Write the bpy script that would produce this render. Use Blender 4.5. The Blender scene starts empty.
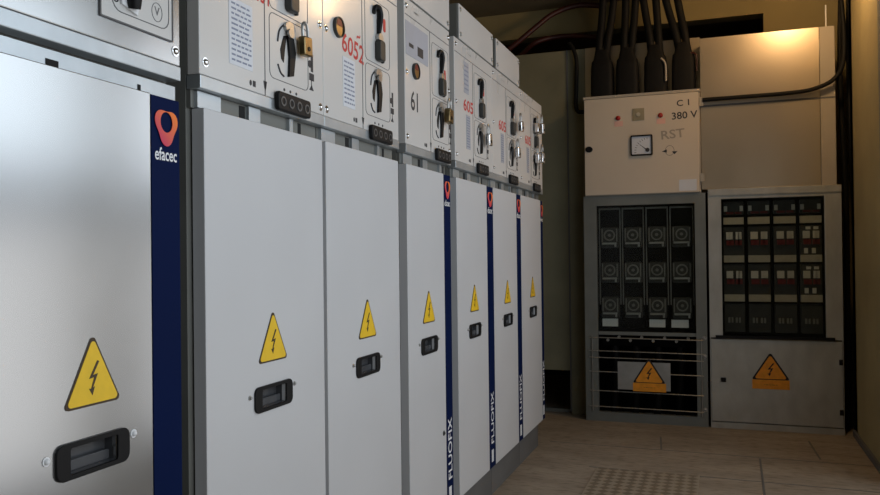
import bpy, bmesh, math, random
from mathutils import Vector, Matrix
random.seed(7)
S = bpy.context.scene
COL = S.collection
R = math.radians

# ------------------------------------------------------------------ materials
def newmat(name):
    m = bpy.data.materials.new(name); m.use_nodes = True
    nt = m.node_tree
    return m, nt, nt.nodes['Principled BSDF']

def mat(name, col, rough=.5, metal=0., var=.0, scale=6., stretch=(1, 1, 1), bump=0., bscale=60., spec=.5, coat=0.):
    m, nt, b = newmat(name)
    b.inputs['Base Color'].default_value = (*col, 1)
    b.inputs['Roughness'].default_value = rough
    b.inputs['Metallic'].default_value = metal
    b.inputs['Specular IOR Level'].default_value = spec
    b.inputs['Coat Weight'].default_value = coat
    tc = nt.nodes.new('ShaderNodeTexCoord'); mp = nt.nodes.new('ShaderNodeMapping')
    mp.inputs['Scale'].default_value = stretch
    nt.links.new(tc.outputs['Object'], mp.inputs['Vector'])
    if var:
        n = nt.nodes.new('ShaderNodeTexNoise'); n.inputs['Scale'].default_value = scale; n.inputs['Detail'].default_value = 5
        nt.links.new(mp.outputs['Vector'], n.inputs['Vector'])
        r = nt.nodes.new('ShaderNodeValToRGB')
        r.color_ramp.elements[0].position = .3; r.color_ramp.elements[1].position = .7
        r.color_ramp.elements[0].color = (*[c*(1-var) for c in col], 1)
        r.color_ramp.elements[1].color = (*[min(1, c*(1+var)) for c in col], 1)
        nt.links.new(n.outputs['Fac'], r.inputs['Fac']); nt.links.new(r.outputs['Color'], b.inputs['Base Color'])
        rr = nt.nodes.new('ShaderNodeMapRange')
        rr.inputs['To Min'].default_value = max(0, rough-.08); rr.inputs['To Max'].default_value = min(1, rough+.08)
        nt.links.new(n.outputs['Fac'], rr.inputs['Value']); nt.links.new(rr.outputs['Result'], b.inputs['Roughness'])
    if bump:
        n2 = nt.nodes.new('ShaderNodeTexNoise'); n2.inputs['Scale'].default_value = bscale; n2.inputs['Detail'].default_value = 4
        nt.links.new(mp.outputs['Vector'], n2.inputs['Vector'])
        bp = nt.nodes.new('ShaderNodeBump'); bp.inputs['Strength'].default_value = bump; bp.inputs['Distance'].default_value = .004
        nt.links.new(n2.outputs['Fac'], bp.inputs['Height']); nt.links.new(bp.outputs['Normal'], b.inputs['Normal'])
    return m

M = {}
M['paint'] = mat('light_grey_paint', (.60, .61, .63), .38, 0, .025, 3, bump=.02, bscale=200)
M['paint_up'] = mat('pale_panel_paint', (.62, .615, .605), .30, 0, .03, 4, bump=.03, bscale=60, coat=.25)
M['paint_up'].node_tree.nodes['Principled BSDF'].inputs['Coat Roughness'].default_value = .12
M['silver'] = mat('brushed_zinc_sheet', (.53, .535, .54), .22, .88, .07, 2.2)
M['galv'] = mat('galvanised_steel', (.42, .43, .43), .42, .8, .12, 14, bump=.05, bscale=40)
M['rail'] = mat('zinc_rail', (.50, .54, .57), .34, .7, .14, 10)
M['side'] = mat('grey_enclosure_side', (.18, .182, .168), .55, .2, .08, 8)
M['plinth'] = mat('dark_grey_plinth', (.12, .12, .12), .6, 0, .12, 8)
M['boardgrey'] = mat('board_frame_grey', (.20, .215, .205), .45, .3, .1, 8, bump=.03)
M['boardgalv'] = mat('board_galvanised', (.50, .51, .49), .36, .40, .10, 16, (1, 1, .5), bump=.04, bscale=40)
M['cream'] = mat('cream_enclosure', (.62, .54, .44), .42, 0, .03, 4)
M['creamtop'] = mat('cream_rim', (.42, .38, .32), .5, 0, .05, 6)
M['olive'] = mat('olive_sheet', (.21, .20, .13), .6, .1, .12, 5)
M['warm'] = mat('brushed_sheet', (.62, .53, .41), .33, .8, .012, 3, (1, 1, 1))
M['navy'] = mat('navy_strip', (.002, .009, .052), .6, 0, .05, 5, spec=.06)
M['white'] = mat('white_print', (.80, .82, .85), .5)
M['black'] = mat('black_plastic', (.008, .008, .009), .45, 0, .1, 20, spec=.2)
M['blackm'] = mat('black_matt', (.003, .003, .003), .8, spec=.1)
M['void'] = mat('dark_slot', (.01, .01, .01), .9)
M['rubber'] = mat('black_rubber', (.007, .007, .007), .65, 0, .2, 30, bump=.1, bscale=80, spec=.2)
M['dkgrey'] = mat('dark_grey_plastic', (.045, .046, .044), .4, 0, .15, 20, spec=.3)
M['midgrey'] = mat('mid_grey_plastic', (.20, .20, .19), .4, 0, .12, 20)
M['sock'] = mat('socket_ring_grey', (.10, .10, .10), .35)
M['handle_in'] = mat('handle_pocket', (.06, .063, .07), .22, 0, .1, 20)
M['chrome'] = mat('chrome', (.82, .82, .82), .12, 1)
M['steel'] = mat('dull_steel', (.45, .45, .44), .35, .9, .15, 30)
M['brass'] = mat('brass', (.26, .19, .09), .3, .9, .12, 30)
M['yellow'] = mat('warning_yellow', (.85, .55, .02), .45, 0, .05, 40)
M['orange'] = mat('warning_orange', (.85, .33, .02), .5, 0, .12, 40)
M['outline'] = mat('warning_brown_black', (.05, .028, .01), .5)
M['outline_dark'] = mat('warning_black', (.01, .008, .008), .5)
M['red'] = mat('red_marking', (.55, .03, .03), .5)
M['redlamp'] = mat('red_lamp_lens', (.35, .01, .01), .25)
M['pink'] = mat('pale_pink_label', (.75, .45, .38), .6)
M['ink'] = mat('black_ink', (.03, .03, .035), .6)
M['pencil'] = mat('pencil_grey', (.33, .29, .24), .6)
M['line'] = mat('engraved_line', (.12, .12, .125), .6)
M['label'] = mat('white_label', (.66, .69, .75), .45, 0, .03, 10)
M['labelink'] = mat('label_print', (.22, .25, .34), .6)
M['greylabel'] = mat('grey_blue_label', (.38, .40, .46), .5, 0, .06, 10)
M['beige'] = mat('beige_label', (.44, .41, .33), .55, 0, .08, 30)
M['tan'] = mat('tan_square', (.30, .26, .17), .5, 0, .1, 30)
M['dkred'] = mat('dark_red_part', (.16, .012, .012), .4)
M['ivory'] = mat('ivory_part', (.60, .59, .54), .4)
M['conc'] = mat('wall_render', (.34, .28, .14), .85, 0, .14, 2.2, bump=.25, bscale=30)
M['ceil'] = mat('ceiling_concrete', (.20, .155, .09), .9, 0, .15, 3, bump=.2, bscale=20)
M['dark'] = mat('chamber_shade_colour', (.03, .025, .02), .95, 0, .2, 3)  # near-black base colour carries the shade of the chamber behind the board
M['redcable'] = mat('red_brown_cable', (.055, .010, .006), .45, 0, .1, 10)
M['wire'] = mat('wire_steel', (.45, .46, .45), .4, .7)

# glass for covers
def glassmat():
    m, nt, b = newmat('clear_cover'); nt.nodes.remove(b)
    out = nt.nodes['Material Output']; mx = nt.nodes.new('ShaderNodeMixShader')
    t = nt.nodes.new('ShaderNodeBsdfTransparent'); t.inputs[0].default_value = (.88, .9, .88, 1)
    g = nt.nodes.new('ShaderNodeBsdfGlossy'); g.inputs['Roughness'].default_value = .2
    mx.inputs[0].default_value = .014
    nt.links.new(t.outputs[0], mx.inputs[1]); nt.links.new(g.outputs[0], mx.inputs[2]); nt.links.new(mx.outputs[0], out.inputs[0])
    return m
M['glass'] = glassmat()

def logomat():
    m, nt, b = newmat('logo_gradient')
    tc = nt.nodes.new('ShaderNodeTexCoord'); sx = nt.nodes.new('ShaderNodeSeparateXYZ'); r = nt.nodes.new('ShaderNodeValToRGB')
    nt.links.new(tc.outputs['Generated'], sx.inputs[0])
    ad = nt.nodes.new('ShaderNodeMath'); ad.operation = 'ADD'
    mu = nt.nodes.new('ShaderNodeMath'); mu.operation = 'MULTIPLY'; mu.inputs[1].default_value = .5
    nt.links.new(sx.outputs['Y'], ad.inputs[0]); nt.links.new(sx.outputs['Z'], ad.inputs[1]); nt.links.new(ad.outputs[0], mu.inputs[0])
    r.color_ramp.elements[0].position = .2; r.color_ramp.elements[0].color = (.62, .03, .10, 1)
    r.color_ramp.elements[1].position = .95; r.color_ramp.elements[1].color = (.95, .22, .01, 1)
    nt.links.new(mu.outputs[0], r.inputs[0]); nt.links.new(r.outputs[0], b.inputs['Base Color'])
    b.inputs['Roughness'].default_value = .5
    return m
M['logo'] = logomat()

def floormat():
    m, nt, b = newmat('floor_boards')
    tc = nt.nodes.new('ShaderNodeTexCoord')
    n = nt.nodes.new('ShaderNodeTexNoise'); n.inputs['Scale'].default_value = 2.6; n.inputs['Detail'].default_value = 8; n.inputs['Roughness'].default_value = .65
    mp = nt.nodes.new('ShaderNodeMapping'); mp.inputs['Scale'].default_value = (.8, 2.6, 1)
    nt.links.new(tc.outputs['Object'], mp.inputs[0]); nt.links.new(mp.outputs[0], n.inputs['Vector'])
    r = nt.nodes.new('ShaderNodeValToRGB')
    r.color_ramp.elements[0].position = .3; r.color_ramp.elements[0].color = (.22, .185, .145, 1)
    r.color_ramp.elements[1].position = .72; r.color_ramp.elements[1].color = (.37, .32, .255, 1)
    nt.links.new(n.outputs['Fac'], r.inputs[0])
    n2 = nt.nodes.new('ShaderNodeTexNoise'); n2.inputs['Scale'].default_value = 22; n2.inputs['Detail'].default_value = 6
    nt.links.new(mp.outputs[0], n2.inputs['Vector'])
    r2 = nt.nodes.new('ShaderNodeValToRGB')
    r2.color_ramp.elements[0].position = .34; r2.color_ramp.elements[0].color = (.62, .58, .55, 1)
    r2.color_ramp.elements[1].position = .5; r2.color_ramp.elements[1].color = (1, 1, 1, 1)
    nt.links.new(n2.outputs['Fac'], r2.inputs[0])
    mx = nt.nodes.new('ShaderNodeMix'); mx.data_type = 'RGBA'; mx.blend_type = 'MULTIPLY'; mx.inputs[0].default_value = .8
    nt.links.new(r.outputs[0], mx.inputs[6]); nt.links.new(r2.outputs[0], mx.inputs[7])
    nt.links.new(mx.outputs[2], b.inputs['Base Color'])
    b.inputs['Roughness'].default_value = .62
    bp = nt.nodes.new('ShaderNodeBump'); bp.inputs['Strength'].default_value = .25; bp.inputs['Distance'].default_value = .004
    nt.links.new(n2.outputs['Fac'], bp.inputs['Height']); nt.links.new(bp.outputs[0], b.inputs['Normal'])
    return m
M['floor'] = floormat()

def checkermat():
    m, nt, b = newmat('tread_plate')
    tc = nt.nodes.new('ShaderNodeTexCoord'); mp = nt.nodes.new('ShaderNodeMapping')
    mp.inputs['Rotation'].default_value = (0, 0, R(45)); mp.inputs['Scale'].default_value = (28, 28, 28)
    nt.links.new(tc.outputs['Object'], mp.inputs[0])
    ck = nt.nodes.new('ShaderNodeTexChecker'); ck.inputs['Scale'].default_value = 1
    ck.inputs[1].default_value = (.23, .19, .14, 1); ck.inputs[2].default_value = (.40, .345, .27, 1)
    nt.links.new(mp.outputs[0], ck.inputs[0]); nt.links.new(ck.outputs[0], b.inputs['Base Color'])
    b.inputs['Roughness'].default_value = .5; b.inputs['Metallic'].default_value = .3
    bp = nt.nodes.new('ShaderNodeBump'); bp.inputs['Strength'].default_value = .5; bp.inputs['Distance'].default_value = .004
    nt.links.new(ck.outputs['Fac'], bp.inputs['Height']); nt.links.new(bp.outputs[0], b.inputs['Normal'])
    return m
M['tread'] = checkermat()

def emit(name, col, s):
    m, nt, b = newmat(name)
    b.inputs['Emission Color'].default_value = (*col, 1); b.inputs['Emission Strength'].default_value = s
    b.inputs['Base Color'].default_value = (*col, 1)
    return m

# ------------------------------------------------------------------ object helpers
ROOTLOC = {}
def tag(o, label, cat=None, group=None, kind=None):
    o['label'] = label
    if cat: o['category'] = cat
    if group: o['group'] = group
    if kind: o['kind'] = kind
    return o

def thing(name, label, cat, loc, group=None):
    o = bpy.data.objects.new(name, None); COL.objects.link(o)
    o.location = loc; o.empty_display_size = .05
    ROOTLOC[o] = Vector(loc)
    return tag(o, label, cat, group)

def obj(name, bm, m, parent=None, label=None, bevel=0., smooth=False, loc=None):
    """link bm (in world coordinates) as one mesh object"""
    if parent is not None:
        base = ROOTLOC[parent]
    else:
        base = Vector(loc) if loc is not None else Vector((0, 0, 0))
    bmesh.ops.recalc_face_normals(bm, faces=bm.faces)
    bmesh.ops.translate(bm, verts=bm.verts, vec=-base)
    me = bpy.data.meshes.new(name); bm.to_mesh(me); bm.free()
    o = bpy.data.objects.new(name, me); COL.objects.link(o)
    me.materials.append(M[m] if isinstance(m, str) else m)
    if smooth:
        for p in me.polygons: p.use_smooth = True
        me.set_sharp_from_angle(angle=R(38))
    if parent is not None:
        o.parent = parent
    else:
        o.location = base
    ROOTLOC[o] = base
    if label: o['label'] = label
    if bevel:
        b = o.modifiers.new('bevel', 'BEVEL'); b.width = bevel; b.segments = 2; b.limit_method = 'ANGLE'; b.angle_limit = R(40)
        b.harden_normals = False
    return o

def struct(name, bm, m, label, **k):
    o = obj(name, bm, m, **k); o['kind'] = 'structure'; o['label'] = label
    return o

class F:
    """a frame on a face: a runs right, b runs up, c points out of the face"""
    def __init__(s, o, r, u):
        s.o = Vector(o); s.r = Vector(r); s.u = Vector(u); s.n = s.r.cross(s.u)
    def p(s, a, b, c=0): return s.o+s.r*a+s.u*b+s.n*c
    def box(s, bm, a0, a1, b0, b1, c0, c1):
        v = [bm.verts.new(s.p(a, b, c)) for c in (c0, c1) for b in (b0, b1) for a in (a0, a1)]
        for f in ((0, 1, 3, 2), (4, 6, 7, 5), (0, 4, 5, 1), (2, 3, 7, 6), (0, 2, 6, 4), (1, 5, 7, 3)):
            bm.faces.new([v[i] for i in f])
        return bm
    def poly(s, bm, pts, c0, c1):
        lo = [bm.verts.new(s.p(a, b, c0)) for a, b in pts]; hi = [bm.verts.new(s.p(a, b, c1)) for a, b in pts]
        bm.faces.new(hi); bm.faces.new(lo[::-1]); n = len(pts)
        for i in range(n): bm.faces.new([lo[i], lo[(i+1) % n], hi[(i+1) % n], hi[i]])
        return bm
    def ring(s, bm, outer, inner, c0, c1):
        n = len(outer)
        O0 = [bm.verts.new(s.p(a, b, c0)) for a, b in outer]; O1 = [bm.verts.new(s.p(a, b, c1)) for a, b in outer]
        I0 = [bm.verts.new(s.p(a, b, c0)) for a, b in inner]; I1 = [bm.verts.new(s.p(a, b, c1)) for a, b in inner]
        for i in range(n):
            j = (i+1) % n
            bm.faces.new([O1[i], O1[j], I1[j], I1[i]]); bm.faces.new([O0[i], I0[i], I0[j], O0[j]])
            bm.faces.new([O0[i], O0[j], O1[j], O1[i]]); bm.faces.new([I0[i], I1[i], I1[j], I0[j]])
        return bm
    def circ(s, a, b, ra, rb=None, n=20, t0=0):
        rb = ra if rb is None else rb
        return [(a+ra*math.cos(t0+2*math.pi*i/n), b+rb*math.sin(t0+2*math.pi*i/n)) for i in range(n)]
    def disc(s, bm, a, b, ra, rb=None, c0=0, c1=.002, n=20):
        return s.poly(bm, s.circ(a, b, ra, rb, n), c0, c1)
    def dome(s, bm, a, b, r, h, c0=0, n=14):
        rings = []
        for k in range(4):
            t = k/4*math.pi/2
            rings.append([bm.verts.new(s.p(a+r*math.cos(t)*math.cos(2*math.pi*i/n), b+r*math.cos(t)*math.sin(2*math.pi*i/n), c0+h*math.sin(t))) for i in range(n)])
        top = bm.verts.new(s.p(a, b, c0+h))
        for q in range(3):
            for i in range(n):
                bm.faces.new([rings[q][i], rings[q][(i+1) % n], rings[q+1][(i+1) % n], rings[q+1][i]])
        for i in range(n): bm.faces.new([rings[3][i], rings[3][(i+1) % n], top])
        bm.faces.new(rings[0][::-1])
        return bm
    def holed(s, bm, a0, a1, b0, b1, ha0, ha1, hb0, hb1, c0, c1):
        A = (a0, ha0, ha1, a1); B = (b0, hb0, hb1, b1)
        g = {}
        for k, c in enumerate((c0, c1)):
            for i in range(4):
                for j in range(4): g[i, j, k] = bm.verts.new(s.p(A[i], B[j], c))
        for i in range(3):
            for j in range(3):
                if i == 1 and j == 1: continue
                bm.faces.new([g[i, j, 1], g[i+1, j, 1], g[i+1, j+1, 1], g[i, j+1, 1]])
                bm.faces.new([g[i, j, 0], g[i, j+1, 0], g[i+1, j+1, 0], g[i+1, j, 0]])
        for i in range(3):
            bm.faces.new([g[i, 0, 0], g[i+1, 0, 0], g[i+1, 0, 1], g[i, 0, 1]])
            bm.faces.new([g[i, 3, 0], g[i, 3, 1], g[i+1, 3, 1], g[i+1, 3, 0]])
            bm.faces.new([g[0, i, 0], g[0, i, 1], g[0, i+1, 1], g[0, i+1, 0]])
            bm.faces.new([g[3, i, 0], g[3, i+1, 0], g[3, i+1, 1], g[3, i, 1]])
        bm.faces.new([g[1, 1, 0], g[2, 1, 0], g[2, 1, 1], g[1, 1, 1]]); bm.faces.new([g[1, 2, 0], g[1, 2, 1], g[2, 2, 1], g[2, 2, 0]])
        bm.faces.new([g[1, 1, 0], g[1, 1, 1], g[1, 2, 1], g[1, 2, 0]]); bm.faces.new([g[2, 1, 0], g[2, 2, 0], g[2, 2, 1], g[2, 1, 1]])
        return bm
    def tub(s, bm, a0, a1, b0, b1, c0, c1, slope=0.):
        """open pocket, mouth at c1, bottom at c0"""
        t = [s.p(a0, b0, c1), s.p(a1, b0, c1), s.p(a1, b1, c1), s.p(a0, b1, c1)]
        q = [s.p(a0+slope, b0+slope, c0), s.p(a1-slope, b0+slope, c0), s.p(a1-slope, b1-slope, c0), s.p(a0+slope, b1-slope, c0)]
        T = [bm.verts.new(x) for x in t]; Q = [bm.verts.new(x) for x in q]
        for i in range(4): bm.faces.new([T[i], T[(i+1) % 4], Q[(i+1) % 4], Q[i]])
        bm.faces.new(Q)
        return bm
    def text(s, bm, txt, a, b, size, c=.001, rot=0., sx=1., align='CENTER', thick=.0004):
        cu = bpy.data.curves.new('t', 'FONT'); cu.body = txt; cu.size = size; cu.align_x = align; cu.align_y = 'CENTER'; cu.resolution_u = 3
        cu.offset = size*.015
        ob = bpy.data.objects.new('t', cu); COL.objects.link(ob)
        bpy.context.view_layer.update()
        me = bpy.data.meshes.new_from_object(ob.evaluated_get(bpy.context.evaluated_depsgraph_get()))
        mx = Matrix((( *s.r, 0), (*s.u, 0), (*s.n, 0), (0, 0, 0, 1))).transposed()
        T = Matrix.Translation(s.p(a, b, c)) @ mx @ Matrix.Rotation(rot, 4, 'Z') @ Matrix.Diagonal((sx, 1, 1, 1))
        me.transform(T)
        bm.from_mesh(me)
        bpy.data.objects.remove(ob); bpy.data.curves.remove(cu); bpy.data.meshes.remove(me)
        return bm

def rrect(a0, a1, b0, b1, r, n=4):
    pts = []
    for cx, cy, t in ((a1-r, b0+r, -90), (a1-r, b1-r, 0), (a0+r, b1-r, 90), (a0+r, b0+r, 180)):
        for i in range(n+1):
            q = R(t+90*i/n); pts.append((cx+r*math.cos(q), cy+r*math.sin(q)))
    return pts

def tube(bm, pts, r, n=10, cap=True, smooth=True):
    """tube through points (Catmull-Rom smoothed), r number or list"""
    P = [Vector(p) for p in pts]
    rs = r if isinstance(r, (list, tuple)) else [r]*len(P)
    if smooth and len(P) > 2:
        Q = []; RR = []
        for i in range(len(P)-1):
            p0 = P[max(i-1, 0)]; p1 = P[i]; p2 = P[i+1]; p3 = P[min(i+2, len(P)-1)]
            for k in range(6):
                t = k/6
                Q.append(.5*((2*p1)+(-p0+p2)*t+(2*p0-5*p1+4*p2-p3)*t*t+(-p0+3*p1-3*p2+p3)*t**3)); RR.append(rs[i]*(1-t)+rs[i+1]*t)
        Q.append(P[-1]); RR.append(rs[-1]); P, rs = Q, RR
    prev = None; up = None
    rings = []
    for i, p in enumerate(P):
        d = (P[min(i+1, len(P)-1)]-P[max(i-1, 0)]).normalized()
        if up is None:
            up = d.orthogonal().normalized()
        up = (up-d*up.dot(d)).normalized(); w = d.cross(up)
        rings.append([bm.verts.new(p+(up*math.cos(2*math.pi*k/n)+w*math.sin(2*math.pi*k/n))*rs[i]) for k in range(n)])
    for i in range(len(rings)-1):
        for k in range(n): bm.faces.new([rings[i][k], rings[i][(k+1) % n], rings[i+1][(k+1) % n], rings[i+1][k]])
    if cap: bm.faces.new(rings[0][::-1]); bm.faces.new(rings[-1])
    return bm

W = F((0, 0, 0), (1, 0, 0), (0, 1, 0))         # world: a=X b=Y c=Z
def B(*a):
    bm = bmesh.new()
    for q in a: W.box(bm, *q)
    return bm
NB = bmesh.new

# ------------------------------------------------------------------ the room
CEIL = 2.67
XR = 1.58
struct('floor', B((-.9, 2.0, -1.4, 6.6, -.12, 0)), 'floor', 'brown stained concrete floor of the aisle')
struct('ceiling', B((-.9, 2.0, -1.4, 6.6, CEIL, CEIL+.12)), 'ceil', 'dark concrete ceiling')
struct('wall_left', B((-1.0, -.9, -1.4, 6.6, 0, CEIL)), 'conc', 'wall behind the row of cabinets')
struct('wall_front', B((-.9, 2.0, -1.5, -1.4, 0, CEIL)), 'conc', 'wall behind the camera')
# right wall with a wide doorway opposite the cabinets
D0, D1, DH = -.3, 3.85, 2.15
struct('wall_right', B((XR, 1.72, -1.4, D0, 0, CEIL), (XR, 1.72, D1, 4.80, 0, CEIL), (XR, 1.72, D0, D1, DH, CEIL), (XR+.02, 1.70, 2.62, 2.92, 0, DH)), 'conc', 'ochre rendered wall on the right')  # last box: unseen post added to darken the reflection in the nearest door
struct('trim_1', B((XR-.012, XR, D0-.06, D0, 0, DH+.06), (XR-.012, XR, D1, D1+.06, 0, DH+.06), (XR-.012, XR, D0, D1, DH, DH+.06)), 'side', 'steel frame of the wide doorway')
# back wall with an opening into the unlit chamber
YB = 5.25
struct('wall_back', B((-.9, 2.0, YB, YB+.12, 2.49, CEIL), (1.17, 2.0, YB, YB+.12, 0, 2.49)), 'conc', 'ochre wall and lintel above the distribution board')
struct('wall_chamber', B((-.9, 2.0, 6.5, 6.6, 0, CEIL), (1.9, 2.0, 4.80, 6.6, 0, CEIL), (XR, 1.9, 4.72, 4.80, 0, CEIL)), 'dark', 'chamber wall behind the board, coloured near black for its shade')  # side recess past the right wall is made up to darken that gap
struct('baseboard_right', B((XR-.012, XR, D1+.06, 4.80, 0, .035)), 'plinth', 'dark joint at the foot of the right wall')

# floor plates
t = tag(obj('floor_hatch', B((.34, .80, 2.75, 3.74, 0, .005)), 'tread', loc=(.57, 3.2, 0)), 'patterned tread plate hatch set flat in the floor of the aisle', 'hatch')
def joint(pts, lab, w=.007):
    bm = NB()
    for (x0, y0), (x1, y1) in zip(pts, pts[1:]):
        d = Vector((x1-x0, y1-y0, 0)).normalized(); n = Vector((-d.y, d.x, 0))*w/2
        q = [(x0+n.x, y0+n.y), (x1+n.x, y1+n.y), (x1-n.x, y1-n.y), (x0-n.x, y0-n.y)]
        W.poly(bm, q, 0, .0012)
    return struct('trim_%d' % joint.k, bm, 'plinth', lab)
joint.k = 2
for pts in ([(.578, 4.47), (.600, 4.20)], [(1.07, 4.15), (1.06, 3.4)], [(1.33, 4.60), (1.345, 4.22)], [(.02, 4.20), (1.575, 4.16)], [(.30, 3.76), (1.575, 3.72)]):
    joint(pts, 'narrow dark joint between the floor slabs', .005 if len(pts) and pts[0][0] < .5 else .009); joint.k += 1
struct('trim_%d' % joint.k, B((-.62, .10, 5.0, 5.03, 0, .02)), 'boardgrey', 'metal edging on the floor below the partition')

# ------------------------------------------------------------------ switchgear row
FX = F((0, 0, 0), (0, 1, 0), (0, 0, 1))   # front faces look to +X : a = Y, b = Z, c = X
DT = 1.300; DB = .132; HZ = .7225
YS = {}

def warning(parent, f, a, b0, w, h, col, line, bolt=True, strip=False):
    p = [(a-w/2, b0), (a+w/2, b0), (a, b0+h)]
    cx, cy = a, b0+h*.36
    rp = []
    for (x, y) in p:   # rounded corners
        for k in range(-2, 3):
            ang = math.atan2(y-cy, x-cx)+k*.45
            rr = .006*w/.1
            q = (cx+(x-cx)*.93, cy+(y-cy)*.93)
            rp.append((q[0]+rr*math.cos(ang), q[1]+rr*math.sin(ang)))
    o = obj('warning_sign', f.poly(NB(), rp, 0, .0012), line, parent, label='triangular high voltage warning sign')
    k_ = .91 if col == 'yellow' else .84
    sh = [(cx+(x-cx)*k_, cy+(y-cy)*k_) for x, y in rp]
    obj('sign_face', f.poly(NB(), sh, .0012, .0018), col, o, label='%s face of the sign' % ('yellow' if col == 'yellow' else 'orange'))
    L = [(.10, .62), (-.12, .33), (.015, .345), (-.07, .16), (-.125, .17), (-.035, .05), (.03, .19), (-.02, .175), (.115, .40), (-.015, .385), (.155, .60)]
    obj('lightning_bolt', f.poly(NB(), [(a+x*w*.72, b0+.08*h+y*h*.93) for x, y in L], .0018, .0024), line, o)
    return o

def pull(parent, a, b, w=.148, h=.054):
    o = obj('handle', f_ring(a, b, w, h), 'black', parent, label='black recessed pull handle', smooth=True, bevel=.0012)
    obj('pocket', FX.tub(NB(), a-w*.34, a+w*.34, b-h*.365, b+h*.365, -.022, .002, .003), 'handle_in', o)
    lip = NB(); FX.poly(lip, rrect(a-w*.30, a+w*.30, b-h*.34, b-h*.05, .004), -.021, -.010)
    obj('grip', lip, 'handle_in', o, bevel=.001)
    return o

def f_ring(a, b, w, h):
    bm = NB()
    out = rrect(a-w/2, a+w/2, b-h/2, b+h/2, h*.26, 5)
    inn = rrect(a-w*.325, a+w*.325, b-h*.36, b+h*.36, .004, 5)
    FX.ring(bm, out, inn, .0, .005)
    # sloped end caps
    return bm

def screws(parent, pts, r=.0075, m='chrome', name='screw', c=0., f=None):
    f = f or FX
    for a, b in pts:
        bm = NB(); f.disc(bm, a, b, r*1.15, None, c, c+.0012, 12); f.dome(bm, a, b, r*.8, .005, c+.0012, 10)
        obj(name, bm, m, parent, smooth=True)

def logo(parent, a, b, h, w):
    # rounded triangular ring pointing down
    def tri(s, off=(0, 0)):
        pts = []
        n = 36
        for i in range(n):
            t = 2*math.pi*i/n
            rr = 1+.16*math.cos(3*(t+math.pi/2))
            pts.append((a+off[0]+s*w/2*rr*math.cos(t)*.95, b+off[1]+s*h/2*rr*math.sin(t)*.92))
        return pts
    inner = [(a+.0*w+.27*w*math.cos(2*math.pi*i/36), b+.10*h+.27*h*math.sin(2*math.pi*i/36)) for i in range(36)]
    return obj('logo', FX.ring(NB(), tri(1.0), inner, .0006, .0014), 'logo', parent, label='orange and magenta rounded triangular emblem')

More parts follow.
